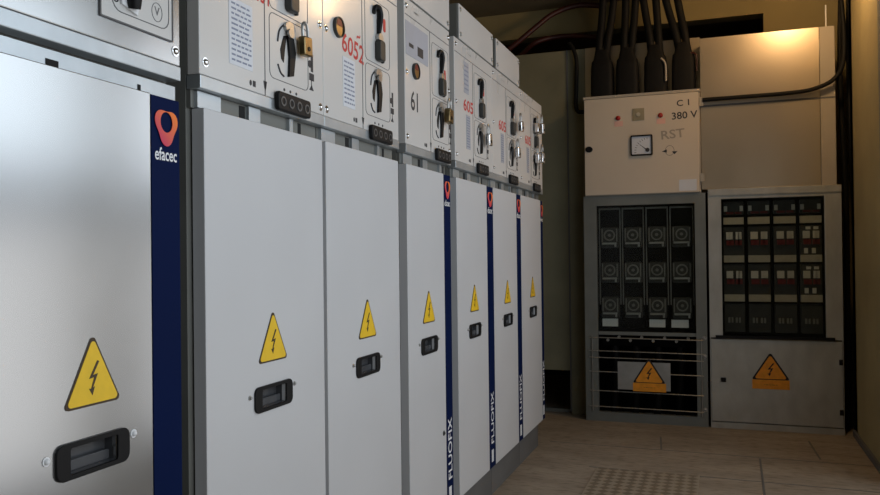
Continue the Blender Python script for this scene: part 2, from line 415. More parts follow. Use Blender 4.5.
def control_panel(root, m0, m1, spec):
    """upper front of one cabinet"""
    w = m1-m0
    ZT = 1.815
    up = obj('control_panel', B((-.028, 0, m0, m1, 1.3615, ZT)), 'silver' if spec.get('silver') else 'paint_up', root, bevel=.002, label='upper front panel with the operating mechanism')
    obj('bottom_flange', B((-.03, .0015, m0, m1, 1.335, 1.3605)), 'rail', root, label='bright folded flange under the control panel', bevel=.0015)
    # seam lines
    line = NB()
    FX.box(line, m0+.006, m1-.006, 1.762, 1.7645, 0, .0008)
    if not spec.get('silver'):
        FX.box(line, m0+.221, m0+.2235, 1.3615, 1.762, 0, .0008)
    obj('seam', line, 'line', up)
    if spec.get('silver'): return up
    # rounded outlines of the mechanism plate
    lower = rrect(m0+.240, m0+.408, 1.405, 1.548, .016); li = rrect(m0+.2415, m0+.4065, 1.4065, 1.5465, .0148)
    upper = rrect(m0+.240, m0+.408, 1.556, 1.735, .016); ui = rrect(m0+.2415, m0+.4065, 1.5575, 1.7335, .0148)
    bm = NB(); FX.ring(bm, lower, li, 0, .0008); FX.ring(bm, upper, ui, 0, .0008)
    obj('plate_outline', bm, 'line', up)
    # upper hook shaped slot + lock barrel
    a = m0+.318
    bm = NB(); tube(bm, [FX.p(a-.026, 1.693, .004), FX.p(a-.020, 1.712, .007), FX.p(a-.002, 1.714, .009), FX.p(a+.008, 1.698, .009), FX.p(a+.006, 1.672, .008), FX.p(a+.004, 1.645, .006)], [.005, .007, .008, .009, .008, .006], 8)
    obj('hook_lever', bm, 'black', up, smooth=True)
    bm = NB(); FX.disc(bm, a+.006, 1.632, .015, .013, 0, .012); 
    obj('lock_collar', bm, 'steel', up, smooth=True)
    bm = NB(); FX.poly(bm, rrect(a-.014, a+.024, 1.566, 1.624, .010), 0, .018)
    FX.box(bm, a+.026, a+.034, 1.566, 1.620, 0, .01)
    obj('lock_barrel', bm, 'dkgrey', up, bevel=.003)
    # lower: round socket, leaf slot, crank stub
    a = m0+.318
    bm = NB(); FX.disc(bm, a, 1.530, .021, .013, 0, .008); FX.disc(bm, a-.004, 1.516, .012, .010, .008, .013)
    obj('socket_ring', bm, 'steel', up, smooth=True)
    bm = NB(); FX.poly(bm, [(a-.034, 1.475), (a-.020, 1.508), (a-.006, 1.512), (a-.014, 1.480), (a-.020, 1.448), (a-.030, 1.455)], 0, .0015)
    FX.poly(bm, [(a-.008, 1.512), (a+.018, 1.510), (a+.026, 1.478), (a+.016, 1.425), (a-.004, 1.420), (a+.000, 1.465)], 0, .006)
    obj('operating_slot', bm, 'black', up, bevel=.001)
    for pts in ([(a-.045, 1.490), (a-.038, 1.515), (a-.02, 1.532)], [(a-.045, 1.440), (a-.034, 1.424), (a-.02, 1.418)]):
        obj('arrow_mark', tube(NB(), [FX.p(y, z, .001) for y, z in pts], .002, 6), 'ink', up)
    # symbols on the right
    bm = NB(); s0 = m0+.423
    FX.box(bm, s0-.002, s0+.008, 1.455, 1.497, 0, .0008); FX.disc(bm, s0-.007, 1.472, .008, .009, 0, .0008, 10)
    FX.box(bm, s0-.010, s0+.012, 1.434, 1.451, 0, .0008)
    FX.box(bm, s0-.001, s0+.001, 1.415, 1.437, 0, .0008); FX.poly(bm, [(s0-.010, 1.411), (s0+.010, 1.411), (s0+.001, 1.424)], 0, .0008)
    obj('position_symbols', bm, 'ink', up)
    bm = NB()
    for k in range(3): FX.disc(bm, m0+.30+.026*k, 1.389, .0035, None, 0, .0008, 8)
    FX.poly(bm, [(m0+.216, 1.392), (m0+.229, 1.392), (m0+.226, 1.379), (m0+.2225, 1.370), (m0+.219, 1.379)], 0, .0008)
    FX.box(bm, m0+.176, m0+.186, 1.372, 1.384, 0, .0008); FX.disc(bm, m0+.168, 1.378, .004, .006, 0, .0007, 8)
    obj('small_marks', bm, 'ink', up)
    # test connector under the plate
    c = obj('voltage_connector', FX.poly(NB(), rrect(m0+.256, m0+.398, 1.338, 1.379, .008), .001, .013), 'black', root, bevel=.003, label='black voltage test connector with a row of sockets')
    for k in range(4):
        x = m0+.278+k*.0345
        obj('socket', FX.ring(NB(), FX.circ(x-.003, 1.358, .011, n=14), FX.circ(x-.003, 1.358, .0075, n=14), .013, .0142), 'sock', c)
    if spec.get('reddot', True):
        bm = NB(); FX.poly(bm, rrect(m0+.364, m0+.380, 1.662, 1.700, .006), 0, .001)
        obj('red_mark', bm, 'red', up)
    return up

def paper_label(up, a0, a1, b0, b1, m='label', lines=9, col='labelink', name='label'):
    l = obj(name, FX.box(NB(), a0, a1, b0, b1, 0, .0009), m, up, label='printed paper label')
    bm = NB(); h = (b1-b0)/(lines+1)
    for k in range(lines):
        bb = b1-h*(k+1)
        x = a0+(a1-a0)*.10
        while x < a1-(a1-a0)*.14:
            l2 = random.uniform(.1, .28)*(a1-a0); FX.box(bm, x, min(x+l2, a1-(a1-a0)*.06), bb-h*.18, bb+h*.18, .0009, .0012); x += l2+.05*(a1-a0)
    obj('printed_lines', bm, col, l)
    return l

def cabinet(m0, d0, d1, s0, s1, m1, label, spec):
    root = thing('switchgear_cabinet', label, 'electrical cabinet', (-.35, (m0+m1)/2, 0), 'medium voltage switchgear cabinets in a row')
    obj('enclosure', B((-.74, -.032, m0, m1, .128, 1.3615), (-.74, -.029, m0, m1, 1.3615, 1.8145)), 'side', root, label='dark grey sheet enclosure')
    obj('plinth', B((-.70, -.022, m0+.001, min(m1-.001, 4.09), 0, .1275)), 'plinth', root, label='dark grey base plinth')
    silver = spec.get('silver')
    if silver:
        rail = obj('top_rail', B((-.0318, -.010, m0+.002, m1-.002, 1.301, 1.3255)), 'rail', root, label='bright rail above the door')
        slots = [(m0+.215, m0+.238), (m0+.405, m0+.412)]; cx = -.010
    else:
        rail = obj('top_rail', B((-.0318, -.022, m0+.002, m1-.002, 1.301, 1.334)), 'side', root, label='dark recessed rail between door and control panel')
        slots = [(m0+.158, m0+.178), (m0+.395, m0+.408)]; cx = -.022
        for a0, a1 in ((m0+.012, m0+.085), (m0+.182, m0+.225), (m0+.345, m0+.360)):
            obj('rail_tab', FX.box(NB(), a0, a1, 1.302, 1.333, cx, cx+.008), 'rail', rail, label='bright tab')
    for a0, a1 in slots:
        obj('rail_slot', FX.box(NB(), a0, a1, 1.3025, 1.3115 if silver else 1.331, cx, cx+.001), 'void', rail)
    dm = 'silver' if spec.get('silver') else 'paint'
    hc = spec.get('hc', (d0+d1)/2)
    door = obj('door', FX.holed(NB(), d0, d1, DB, DT, hc-.049, hc+.049, HZ-.020, HZ+.020, -.028, 0), dm, root, bevel=.0016,
               label='brushed metal door' if spec.get('silver') else 'smooth light grey painted door')
    pull(door, hc, HZ)
    screws(door, [(hc-.089, HZ+.010), (hc+.087, HZ+.012)], .0045 if not spec.get('silver') else .006, 'steel' if not spec.get('silver') else 'white', 'handle_screw')
    warning(door, FX, hc, .800, .104, .098, 'yellow', 'outline')
    if s0:
        st = obj('name_strip', FX.box(NB(), s0, s1, DB, DT-.002, -.027, -.001), 'navy', root, label='navy blue vertical name strip with emblem')
        c = (s0+s1)/2; w = max(s1-s0, .07)
        fo = F(FX.p(0, 0, -.001), FX.r, FX.u)
        lg = logo(st, c, 1.249, .066, w*.80)
        bm = NB(); fo.text(bm, 'efacec', c, 1.1985, .031 if w < .08 else .036, .0006, 0, .74 if w < .08 else .8)
        obj('strip_lettering', bm, 'white', st)
        bm = NB(); fo.text(bm, 'FLUOFIX', c+.004, .335, .054, .0006, R(90), 1.02)
        obj('strip_lettering', bm, 'white', st, label='large white letters running up the strip')
        if True:
            obj('maker_plate', fo.box(NB(), c-.015, c+.012, .155, .205, .0, .001), 'white', st)
    up = control_panel(root, m0, m1, spec)
    return root, door, up

g = 'medium voltage switchgear cabinets in a row'
# A : nearest, brushed metal
rA, dA, uA = cabinet(.66, .675, 1.0845, 1.0875, 1.1600, 1.163, 'nearest switchgear cabinet, with brushed metal door and wide navy strip',
                     dict(silver=True, hc=.950))
bm = NB(); FX.ring(bm, rrect(.969, 1.142, 1.399, 1.64, .002), rrect(.9715, 1.1395, 1.4015, 1.6375, .002), 0, .003)
mp = obj('mechanism_plate', FX.box(NB(), .970, 1.141, 1.400, 1.639, 0, .0015), 'paint_up', uA)
obj('plate_frame', bm, 'line', mp)
obj('plate_outline', FX.ring(NB(), rrect(.995, 1.132, 1.416, 1.60, .02), rrect(.9965, 1.1305, 1.4175, 1.5985, .019), .0015, .0022), 'line', mp)
bm = NB(); FX.poly(bm, [(1.000, 1.500), (1.014, 1.430), (1.050, 1.420), (1.064, 1.500)], .0015, .006)
obj('handle_backing', bm, 'white', mp, bevel=.001)
bm = NB(); tube(bm, [FX.p(1.036, 1.427, .010), FX.p(1.033, 1.450, .013), FX.p(1.036, 1.50, .014)], [.010, .013, .015], 10)
obj('selector_lever', bm, 'black', mp, smooth=True)
bm = NB(); FX.ring(bm, FX.circ(1.101, 1.441, .0135, .0165), FX.circ(1.101, 1.441, .0125, .0155), .0015, .0022); FX.text(bm, 'V', 1.101, 1.442, .021, .0018)
obj('voltage_symbol', bm, 'line', mp)
bm = NB(); FX.disc(bm, 1.093, 1.474, .014, .013, .0015, .008)
obj('keyhole', bm, 'dkgrey', mp)
bm = NB(); FX.ring(bm, FX.circ(1.004, 1.436, .006), FX.circ(1.004, 1.436, .004), .0015, .0024)
obj('small_marks', bm, 'ink', mp)
screws(uA, [(1.150, 1.386), (1.150, 1.58)], .008)

# B
rB, dB, uB = cabinet(1.2185, 1.2305, 1.6925, None, None, 1.7005, 'light grey cabinet directly right of the brushed metal one, brass padlock above its door', dict())
paper_label(uB, 1.312, 1.394, 1.402, 1.535, lines=12)
bm = NB(); FX.text(bm, '6051', 1.425, 1.572, .052, .0004, 0, .8); obj('red_number', bm, 'red', uB)
screws(uB, [(1.236, 1.386), (1.236, 1.58), (1.684, 1.379), (1.684, 1.578), (1.236, 1.79), (1.684, 1.79)], .008)
# C
rC, dC, uC = cabinet(1.7015, 1.7095, 2.1665, None, None, 2.1725, 'light grey cabinet with round brown dial and large red numbers above its door', dict())
paper_label(uC, 1.806, 1.876, 1.404, 1.532, lines=10, m='label')
bm = NB(); FX.text(bm, '6052', 1.868, 1.562, .068, .0004, R(-5), .98); obj('red_number', bm, 'red', uC)
bm = NB(); FX.text(bm, '~', 1.90, 1.605, .05, .0004, R(20), .85); obj('red_scrawl', bm, 'red', uC)
screws(uC, [(1.716, 1.379), (1.716, 1.578), (1.716, 1.79), (2.160, 1.79)], .008)
# D
rD, dD, uD = cabinet(2.2265, 2.2325, 2.5725, 2.5755, 2.6450, 2.6495, 'narrow light grey switchgear cabinet marked with a black 61', dict(hc=2.412, reddot=False))
bm = NB(); FX.text(bm, '61', 2.310, 1.500, .085, .0004, 0, .9); obj('black_number', bm, 'ink', uD)
l = obj('label', FX.box(NB(), 2.236, 2.43, 1.640, 1.745, 0, .0009), 'greylabel', uD, label='grey blue printed label')
bm = NB(); FX.box(bm, 2.262, 2.300, 1.668, 1.680, .0009, .0012); obj('printed_mark', bm, 'ink', l)
bm = NB(); FX.box(bm, 2.335, 2.385, 1.655, 1.685, .0009, .0012); obj('printed_mark', bm, 'ink', l)
bm = NB(); FX.text(bm, '----', 2.33, 1.79, .03, 0); obj('small_marks', bm, 'ink', uD)
bm = NB(); FX.poly(bm, rrect(2.590, 2.606, 1.600, 1.665, .004), 0, .001); obj('red_mark', bm, 'red', uD)
screws(uD, [(2.242, 1.386), (2.242, 1.585), (2.242, 1.79), (2.636, 1.386), (2.636, 1.60), (2.636, 1.79)], .008)
screws(dD, [(2.545, .405)], .008, 'dkgrey', 'door_latch')
# E F G
def efg(m0, d0, d1, s0, s1, m1, label, red, **k):
    r, d, u = cabinet(m0, d0, d1, s0, s1, m1, label, dict(**k))
    paper_label(u, m0+.135, m0+.185, 1.42, 1.55, lines=12, m='greylabel')
    bm = NB(); FX.text(bm, red, m0+.165, 1.582, .062, .0004, 0, 1.35); obj('red_number', bm, 'red', u)
    bm = NB(); FX.text(bm, '- - --', m0+.18, 1.79, .028, 0); obj('small_marks', bm, 'ink', u)
    screws(u, [(m0+.016, 1.386), (m0+.016, 1.58), (m0+.016, 1.79)], .007)
    return r, d, u
rE, dE, uE = efg(2.7035, 2.7125, 3.1035, 3.1065, 3.1970, 3.1985, 'light grey switchgear cabinet just beyond the one marked 61, grey joint between them', '605', hc=2.918, plate=True)
paper_label(uE, 2.815, 2.875, 1.63, 1.75, lines=6, m='greylabel')
rF, dF, uF = efg(3.1995, 3.2015, 3.5980, 3.6010, 3.6830, 3.6845, 'light grey switchgear cabinet second from the far end of the row', '605', hc=3.418)
rG, dG, uG = efg(3.6855, 3.6875, 4.1190, 4.1220, 4.1750, 4.1790, 'farthest light grey switchgear cabinet at the end of the row, beside the dark gap', '605', hc=3.915)

def dial(up, a, b, name='dial'):
    r = obj(name, FX.disc(NB(), a, b, .024, .024, 0, .006, 24), 'brass', up, smooth=True, label='round brown pressure dial')
    obj('dial_rim', FX.ring(NB(), FX.circ(a, b, .026, n=24), FX.circ(a, b, .0225, n=24), 0, .009), 'dkgrey', r, smooth=True)
    bm = NB(); FX.poly(bm, [(a-.016, b+.004), (a-.010, b+.020), (a+.008, b+.021), (a+.016, b+.004)], .006, .007)
    obj('dial_window', bm, 'dkred', r)
dial(uC, 1.779, 1.597); dial(uD, 2.312, 1.600)

# top boxes
def topbox(y0, y1, label):
    r = thing('relay_box', label, 'control box', (-.2, (y0+y1)/2, 1.8165), 'boxes on top of the switchgear')
    obj('box_body', B((-.40, -.003, y0, y1, 1.8165, 1.950)), 'side', r, bevel=.002)
    c = obj('cover', B((-.002, .004, y0+.002, y1-.002, 1.8185, 1.949)), 'paint_up', r, bevel=.0015, label='pale front cover')
    f2 = F((.004, 0, 0), FX.r, FX.u)
    screws(c, [(y0+.02, 1.838), (y0+.02, 1.930), (y1-.02, 1.838), (y1-.02, 1.930)], .008, 'steel', f=f2)
topbox(2.232, 2.645, 'pale box on top of the narrow cabinet marked 61')
topbox(2.752, 3.212, 'pale box on top of the row, middle of the three boxes')
topbox(3.262, 3.672, 'pale box on top of the row, farthest of the three, beside the dark ceiling void')

# padlocks
def padlock(a, b, m, label, tilt=0, c=.018, s=1.):
    r = thing('padlock', label, 'padlock', (c, a, b), 'padlocks hanging from the control panels')
    body = obj('lock_body', FX.poly(NB(), rrect(a-.021*s, a+.021*s, b-.062*s, b-.012*s, .006*s), c-.010*s, c+.010*s), m, r, bevel=.003, smooth=True)
    bm = NB(); tube(bm, [FX.p(a-.013*s, b-.014*s, c), FX.p(a-.013*s, b+.008*s, c), FX.p(a-.009*s, b+.020*s, c), FX.p(a, b+.025*s, c), FX.p(a+.009*s, b+.020*s, c), FX.p(a+.013*s, b+.008*s, c), FX.p(a+.013*s, b-.014*s, c)], .0038*s, 8)
    obj('shackle', bm, 'steel', r, smooth=True)
    obj('keyway', FX.disc(NB(), a, b-.044*s, .006*s, .006*s, c+.010*s, c+.012*s, 12), 'black', body)
    r.rotation_euler = (R(tilt), 0, 0)
padlock(1.585, 1.532, 'brass', 'brass padlock on the cabinet directly right of the brushed metal one', 4, .016, .88)
padlock(2.592, 1.538, 'brass', 'brass padlock on the narrow cabinet marked 61', -6)
padlock(3.075, 1.520, 'chrome', 'shiny silver padlock on the cabinet just beyond the one marked 61', 5, .020)
padlock(3.615, 1.655, 'chrome', 'upper shiny silver padlock on the second cabinet from the far end', 6, .022)
padlock(3.560, 1.525, 'chrome', 'lower shiny silver padlock on the second cabinet from the far end', 3, .020)
padlock(4.060, 1.715, 'chrome', 'upper shiny silver padlock on the farthest cabinet of the row', 5, .026, 1.15)
padlock(4.060, 1.560, 'chrome', 'lower shiny silver padlock on the farthest cabinet of the row', -5, .026, 1.15)

padlock(3.985, 1.700, 'chrome', 'upper shiny silver padlock on the farthest cabinet, nearer the camera of its pair', -4, .020, 1.0)
padlock(3.985, 1.545, 'chrome', 'lower shiny silver padlock on the farthest cabinet, nearer the camera of its pair', 6, .020, 1.0)

# ------------------------------------------------------------------ low voltage board
YF = 4.80
FY = F((0, YF, 0), (1, 0, 0), (0, 0, 1))   # a = X, b = Z, c toward the camera
def panelroot(name, label, cat, x, y, z, group=None): return thing(name, label, cat, (x, y, z), group)

# ---- left board: fuse rails above a wired terminal bay
L = panelroot('fuse_board', 'dark grey distribution board with black fuse columns and a wire guard, below the cream box', 'distribution board', .47, 4.97, 0)
x0, x1, zt = .118, .822, 1.358
wx0, wx1, wz0, wz1 = .195, .762, .550, 1.300
bm = NB()
FY.box(bm, x0, wx0, 0.0, zt, -.03, 0); FY.box(bm, wx1, x1, 0.0, zt, -.03, 0)
FY.box(bm, wx0, wx1, wz1, zt, -.03, 0); FY.box(bm, wx0, wx1, 0, .055, -.03, 0)
FY.box(bm, wx0, wx1, .520, .540, -.03, -.012)
obj('frame', bm, 'boardgrey', L, label='dark grey steel frame')
bm = NB(); FY.box(bm, x0, x0+.02, 0, zt, -.33, -.031); FY.box(bm, x1-.02, x1, 0, zt, -.33, -.031); FY.box(bm, x0+.02, x1-.02, 0, zt, -.35, -.33); FY.box(bm, x0+.02, x1-.02, zt-.02, zt, -.33, -.031)
obj('carcass', bm, 'blackm', L)
cols = [(.200, .329), (.338, .467), (.478, .607), (.617, .752)]
for i, (a0, a1) in enumerate(cols):
    rl = obj('fuse_rail', FY.box(NB(), a0, a1, .560, 1.290, -.20, -.075), 'blackm', L, bevel=.003, label='black vertical fuse switch column')
    edge = NB()
    FY.box(edge, a0, a0+.006, .70, 1.288, -.075, -.062); FY.box(edge, a1-.006, a1, .70, 1.288, -.075, -.066); FY.box(edge, a0+.006, a1-.006, 1.278, 1.288, -.075, -.066)
    obj('rail_rim', edge, 'midgrey', rl)
    for k in range(3):
        zc = 1.112-.212*k; am = (a0+a1)/2
        bm = NB(); FY.poly(bm, rrect(a0+.012, a1-.012, zc-.068, zc+.058, .012), -.075, -.052)
        cr = obj('fuse_carrier', bm, 'dkgrey', rl, bevel=.004)
        bm = NB(); FY.ring(bm, FY.circ(am, zc+.010, .034, .034, 24), FY.circ(am, zc+.010, .026, .026, 24), -.052, -.043); FY.disc(bm, am, zc+.010, .009, None, -.052, -.040)
        FY.box(bm, a0+.018, a0+.024, zc-.030, zc+.050, -.052, -.045); FY.box(bm, a1-.024, a1-.018, zc-.030, zc+.050, -.052, -.045)
        # merged small knob ring
        obj('carrier_knob', bm, 'midgrey', rl, smooth=True)
        bm = NB(); FY.box(bm, a0+.022, a1-.022, zc-.046, zc-.034, -.052, -.030); FY.box(bm, a1-.034, a1-.024, zc-.062, zc-.046, -.052, -.034)
        obj('carrier_grip', bm, 'steel', rl, bevel=.002)
    if i != 1:
        dx = -.012 if i == 3 else 0
        obj('label', FY.box(NB(), a0+.016+dx, a1-.022+dx, .568, .614, -.075, -.050), 'white', rl, label='small white label')
obj('window_pane', FY.box(NB(), wx0, wx1, wz0-.005, wz1, -.016, -.013), 'glass', L, label='clear cover over the fuse columns')
# terminal bay behind the wire guard
tb = obj('terminal_bay', FY.box(NB(), .20, .76, .44, .515, -.20, -.15), 'blackm', L)
for k in range(8):
    x = .235+.068*k
    obj('terminal', FY.disc(NB(), x, .475+.02*(k % 2), .009, None, -.15, -.135, 10), 'steel', tb)
for k in range(4):
    x = .27+.13*k
    tb2 = NB(); tube(tb2, [(x, YF+.18, .46), (x+.01, YF+.17, .3), (x-.01, YF+.19, .02)], .022, 10)
    obj('internal_cable', tb2, 'rubber', L, smooth=True)
g2 = NB()
def rod(bm, p, q, r=.003): tube(bm, [p, q], r, 6, smooth=False)
for z in (.505, .425, .385, .300, .185, .09):
    rod(g2, (.14, YF-.010, z), (.80, YF-.010, z-.004))
for x in (.16, .79): rod(g2, (x, YF-.007, .06), (x, YF-.007, .515))
gd = obj('wire_guard', g2, 'wire', L, label='horizontal wire guard rods')
obj('guard_plate', FY.box(NB(), .312, .615, .200, .365, .014, .018), 'galv', L, label='rectangular metal plate carrying the orange warning sign')
f3 = F((0, YF-.018, 0), FY.r, FY.u)
warning(L, f3, .493, .245, .170, .135, 'orange', 'outline_dark')
obj('sign_strip', f3.box(NB(), .400, .590, .193, .243, 0, .0015), 'orange', L, label='orange text strip under the triangle')
bm = NB(); f3.text(bm, '- -- - --- -', .495, .218, .020, .0017, 0, .9); obj('sign_print', bm, 'outline', L)
screws(L, [(.806, .41), (.806, .10), (.806, .515)], .011, 'steel', 'frame_bolt', 0, FY)

# ---- right board
Rr = panelroot('breaker_board', 'galvanised board with rows of beige labels above a plain door, next to right wall', 'distribution board', 1.18, 4.97, 0)
x0, x1, zt = .836, 1.530, 1.368
wx0, wx1, wz0, wz1 = .907, 1.445, .535, 1.318
bm = NB()
FY.box(bm, x0, wx0, .520, zt-.03, -.03, 0); FY.box(bm, wx1, x1, .520, zt-.03, -.03, 0); FY.box(bm, wx0, wx1, wz1, zt-.03, -.03, 0)
FY.box(bm, x0, x1, zt-.03, zt+.008, -.03, .006); FY.box(bm, x0, x1, 0, .035, -.03, 0); FY.box(bm, x0, x0+.005, .035, .520, -.03, -.002); FY.box(bm, x1-.005, x1, .035, .520, -.03, -.002)
obj('frame', bm, 'boardgalv', Rr, label='galvanised frame', bevel=.001)
bm = NB(); FY.box(bm, x0, x0+.02, 0, zt-.03, -.33, -.031); FY.box(bm, x1-.02, x1, 0, zt-.03, -.33, -.031); FY.box(bm, x0+.02, x1-.02, 0, zt, -.35, -.33); FY.box(bm, x0+.02, x1-.02, zt-.03, zt, -.33, -.031)
obj('carcass', bm, 'blackm', Rr)
obj('sill', FY.box(NB(), .868, 1.487, .517, .534, 0, .010), 'black', Rr, label='black sill bar under the window')
dr = obj('door', FY.box(NB(), .842, 1.524, .040, .512, -.028, .002), 'boardgalv', Rr, bevel=.002, label='plain galvanised lower door')
f4 = F((0, YF-.002, 0), FY.r, FY.u)
warning(dr, f4, 1.157, .292, .180, .140, 'orange', 'outline_dark')
obj('sign_strip', f4.box(NB(), 1.060, 1.255, .236, .289, 0, .0015), 'orange', dr, label='orange text strip under the triangle')
bm = NB(); f4.text(bm, '- -- - --- -', 1.157, .262, .021, .0017, 0, .9); obj('sign_print', bm, 'outline', dr)
bm = NB(); f4.box(bm, .893, .921, .268, .292, 0, .014); obj('door_latch', bm, 'black', dr, bevel=.002)
for z in (.385, .11): obj('hinge', f4.box(NB(), 1.505, 1.524, z, z+.03, 0, .012), 'black', dr, bevel=.002)
colsR = [(.918, 1.030), (1.050, 1.168), (1.188, 1.304), (1.324, 1.436)]
rows = [(1.228, 1.305, None), (.985, 1.158, 1.172), (.760, .940, .952), (.548, .712, .726)]
for i, (a0, a1) in enumerate(colsR):
    rl = obj('breaker_column', FY.box(NB(), a0-.006, a1+.006, .540, 1.312, -.20, -.090), 'blackm', Rr, label='column of breakers')
    for j, (b0, b1, lb) in enumerate(rows):
        bk = obj('breaker', FY.poly(NB(), rrect(a0, a1, b0, b1, .006), -.090, -.062), 'dkgrey', rl, bevel=.003)
        am = (a0+a1)/2
        bm = NB()
        if j == 0:
            for x in (a0+.004, a1-.022): FY.box(bm, x, x+.018, b0+.020, b0+.050, -.062, -.050)
        elif j < 3:
            zz = b0+.100
            for x in (a0+.014, am-.026, am+.010, a1-.034): FY.box(bm, x, x+.020, zz, zz+.042, -.062, -.046)
            if i == 3:
                for x in (a0+.030, am+.014): FY.box(bm, x, x+.024, zz+.050, zz+.066, -.062, -.05)
                for x in (a0+.020, am+.004): FY.box(bm, x, x+.020, zz-.085, zz-.055, -.062, -.05)
        else:
            for x in (a0+.020, am+.004): FY.box(bm, x, x+.012, b0+.055, b0+.085, -.062, -.05); FY.box(bm, x+.018, x+.028, b0+.055, b0+.085, -.062, -.05)
        obj('rocker', bm, 'ivory' if j < 3 else 'midgrey', rl, bevel=.001)
        if j in (0, 1, 2):
            zz = b0+.066 if j else b0+.004
            bm = NB()
            for x in (a0+.016, am-.024, am+.008, a1-.036): FY.box(bm, x, x+.024, zz, zz+.028 if j else zz+.012, -.062, -.047)
            obj('red_insert', bm, 'dkred', rl)
        if lb: obj('label', FY.box(NB(), a0+.001, a1-.001, lb, lb+.040, -.090, -.052), 'beige', rl, label='beige label strip')
obj('window_pane', FY.box(NB(), wx0, wx1, wz0, wz1, -.016, -.013), 'glass', Rr, label='clear cover over the breakers')

# ---- cream control box
C = panelroot('metering_box', 'cream control box with a meter and two red lamps, on top of the fuse board', 'control box', .46, 4.87, 1.359)
obj('box_body', FY.box(NB(), .128, .800, 1.359, 1.958, -.140, -.004), 'creamtop', C, bevel=.002)
dd = obj('door', FY.poly(NB(), rrect(.131, .792, 1.364, 1.945, .006), -.003, .012), 'cream', C, bevel=.002, label='cream hinged door')
f5 = F((0, YF-.012, 0), FY.r, FY.u)
obj('rim', FY.box(NB(), .126, .802, 1.947, 1.962, -.14, .014), 'creamtop', C)
for z in (1.42, 1.86): obj('hinge', FY.box(NB(), .794, .818, z, z+.05, .001, .012), 'creamtop', C, bevel=.003)
bm = NB(); f5.disc(bm, .158, 1.643, .022, .018, 0, .006); f5.box(bm, .140, .176, 1.638, 1.648, .006, .010); obj('lock_knob', bm, 'black', dd)
for x in (.333, .578):
    z = 1.822
    lp = obj('indicator_lamp', f5.dome(NB(), x, z, .015, .014), 'redlamp', dd, smooth=True, label='red indicator lamp')
    obj('lamp_label', f5.box(NB(), x-.022, x+.028, z-.050, z-.018, 0, .001), 'pink', dd)
bm = NB(); f5.box(bm, .418, .486, 1.800, 1.872, 0, .004); sq = obj('square_plate', bm, 'tan', dd, label='small tan square button plate')
obj('button', f5.disc(NB(), .452, 1.836, .012, None, .004, .008), 'beige', sq)
mt = obj('meter', f5.ring(NB(), rrect(.405, .532, 1.590, 1.712, .008), rrect(.412, .525, 1.598, 1.704, .005), 0, .012), 'black', dd, label='square panel meter with black frame')
obj('meter_face', f5.box(NB(), .411, .526, 1.597, 1.705, 0, .004), 'label', mt)
bm = NB(); f5.disc(bm, .502, 1.622, .012, None, .004, .008)
for k in range(9):
    t = R(95+k*11); cx, cz = .508, 1.615
    f5.poly(bm, [(cx+.07*math.cos(t), cz+.07*math.sin(t)), (cx+.082*math.cos(t), cz+.082*math.sin(t)), (cx+.082*math.cos(t+.03), cz+.082*math.sin(t+.03)), (cx+.07*math.cos(t+.03), cz+.07*math.sin(t+.03))], .004, .0046)
f5.poly(bm, [(.500, 1.618), (.504, 1.622), (.438, 1.672)], .004, .0048)
obj('meter_marks', bm, 'ink', mt)
bm = NB(); f5.text(bm, 'C 1', .710, 1.885, .050, .0004, R(2), 1.1); obj('black_lettering', bm, 'ink', dd)
bm = NB(); f5.text(bm, '380 V', .712, 1.812, .058, .0004, R(2), 1.05); obj('black_lettering', bm, 'ink', dd)
bm = NB(); f5.text(bm, 'RST', .645, 1.705, .072, .0004, R(4), 1.15); obj('pencilled_lettering', bm, 'pencil', dd)
bm = NB(); f5.poly(bm, [(.583, 1.608), (.612, 1.620), (.612, 1.600)], 0, .0006); f5.poly(bm, [(.640, 1.606), (.672, 1.606), (.654, 1.588)], 0, .0006)
f5.ring(bm, f5.circ(.628, 1.612, .026, .030, 20), f5.circ(.628, 1.612, .024, .028, 20), 0, .0004); obj('rotation_symbol', bm, 'ink', dd)
obj('label', f5.box(NB(), .678, .776, 1.372, 1.438, 0, .001), 'label', dd, label='torn white paper label')

# ---- sheets behind
t = thing('partition_sheet', 'tall olive sheet panel between the row of cabinets and the fuse board', 'panel', (-.4, 4.965, .275), 'partition sheets')
obj('sheet', B((-.80, -.004, 4.95, 4.98, .275, 2.300)), 'olive', t)
obj('joint_trim', B((-.0035, .004, 4.945, 4.985, .02, 2.302)), 'line', t)
t = thing('partition_sheet', 'narrow tall olive strip panel at the left edge of the fuse board', 'panel', (.05, 4.965, 0), 'partition sheets')
obj('sheet', B((.0045, .112, 4.95, 4.98, 0, 2.300)), 'olive', t)
tag(obj('back_sheet', B((.1135, .800, 4.952, 4.978, 1.362, 2.302)), 'warm', loc=(.45, 4.965, 1.36)), 'pale metal sheet standing behind the four cable boots, above the cream box', 'panel')
U = thing('cable_housing', 'tall brushed metal housing with a bright glint, standing on the breaker board', 'housing', (1.17, 4.95, 1.377))
FH = F((0, 4.815, 0), (1, 0, 0), (0, 0, 1))
obj('side_sheet', B((.803, .809, 4.83, 5.07, 1.377, 2.250), (1.500, 1.509, 4.83, 5.07, 1.377, 2.256), (.809, 1.5, 5.06, 5.07, 1.377, 2.25)), 'warm', U)
obj('upper_sheet', FH.box(NB(), .803, 1.432, 1.868, 2.258, -.015, 0), 'warm', U, bevel=.001)
obj('lower_sheet', FH.box(NB(), .803, 1.432, 1.378, 1.858, -.015, -.001), 'warm', U, bevel=.001)
obj('corner_post', FH.box(NB(), 1.4345, 1.510, 1.378, 2.258, -.015, .0), 'creamtop', U, bevel=.001)
obj('joint_trim', FH.box(NB(), .803, 1.510, 1.8585, 1.8675, -.014, .0015), 'line', U)

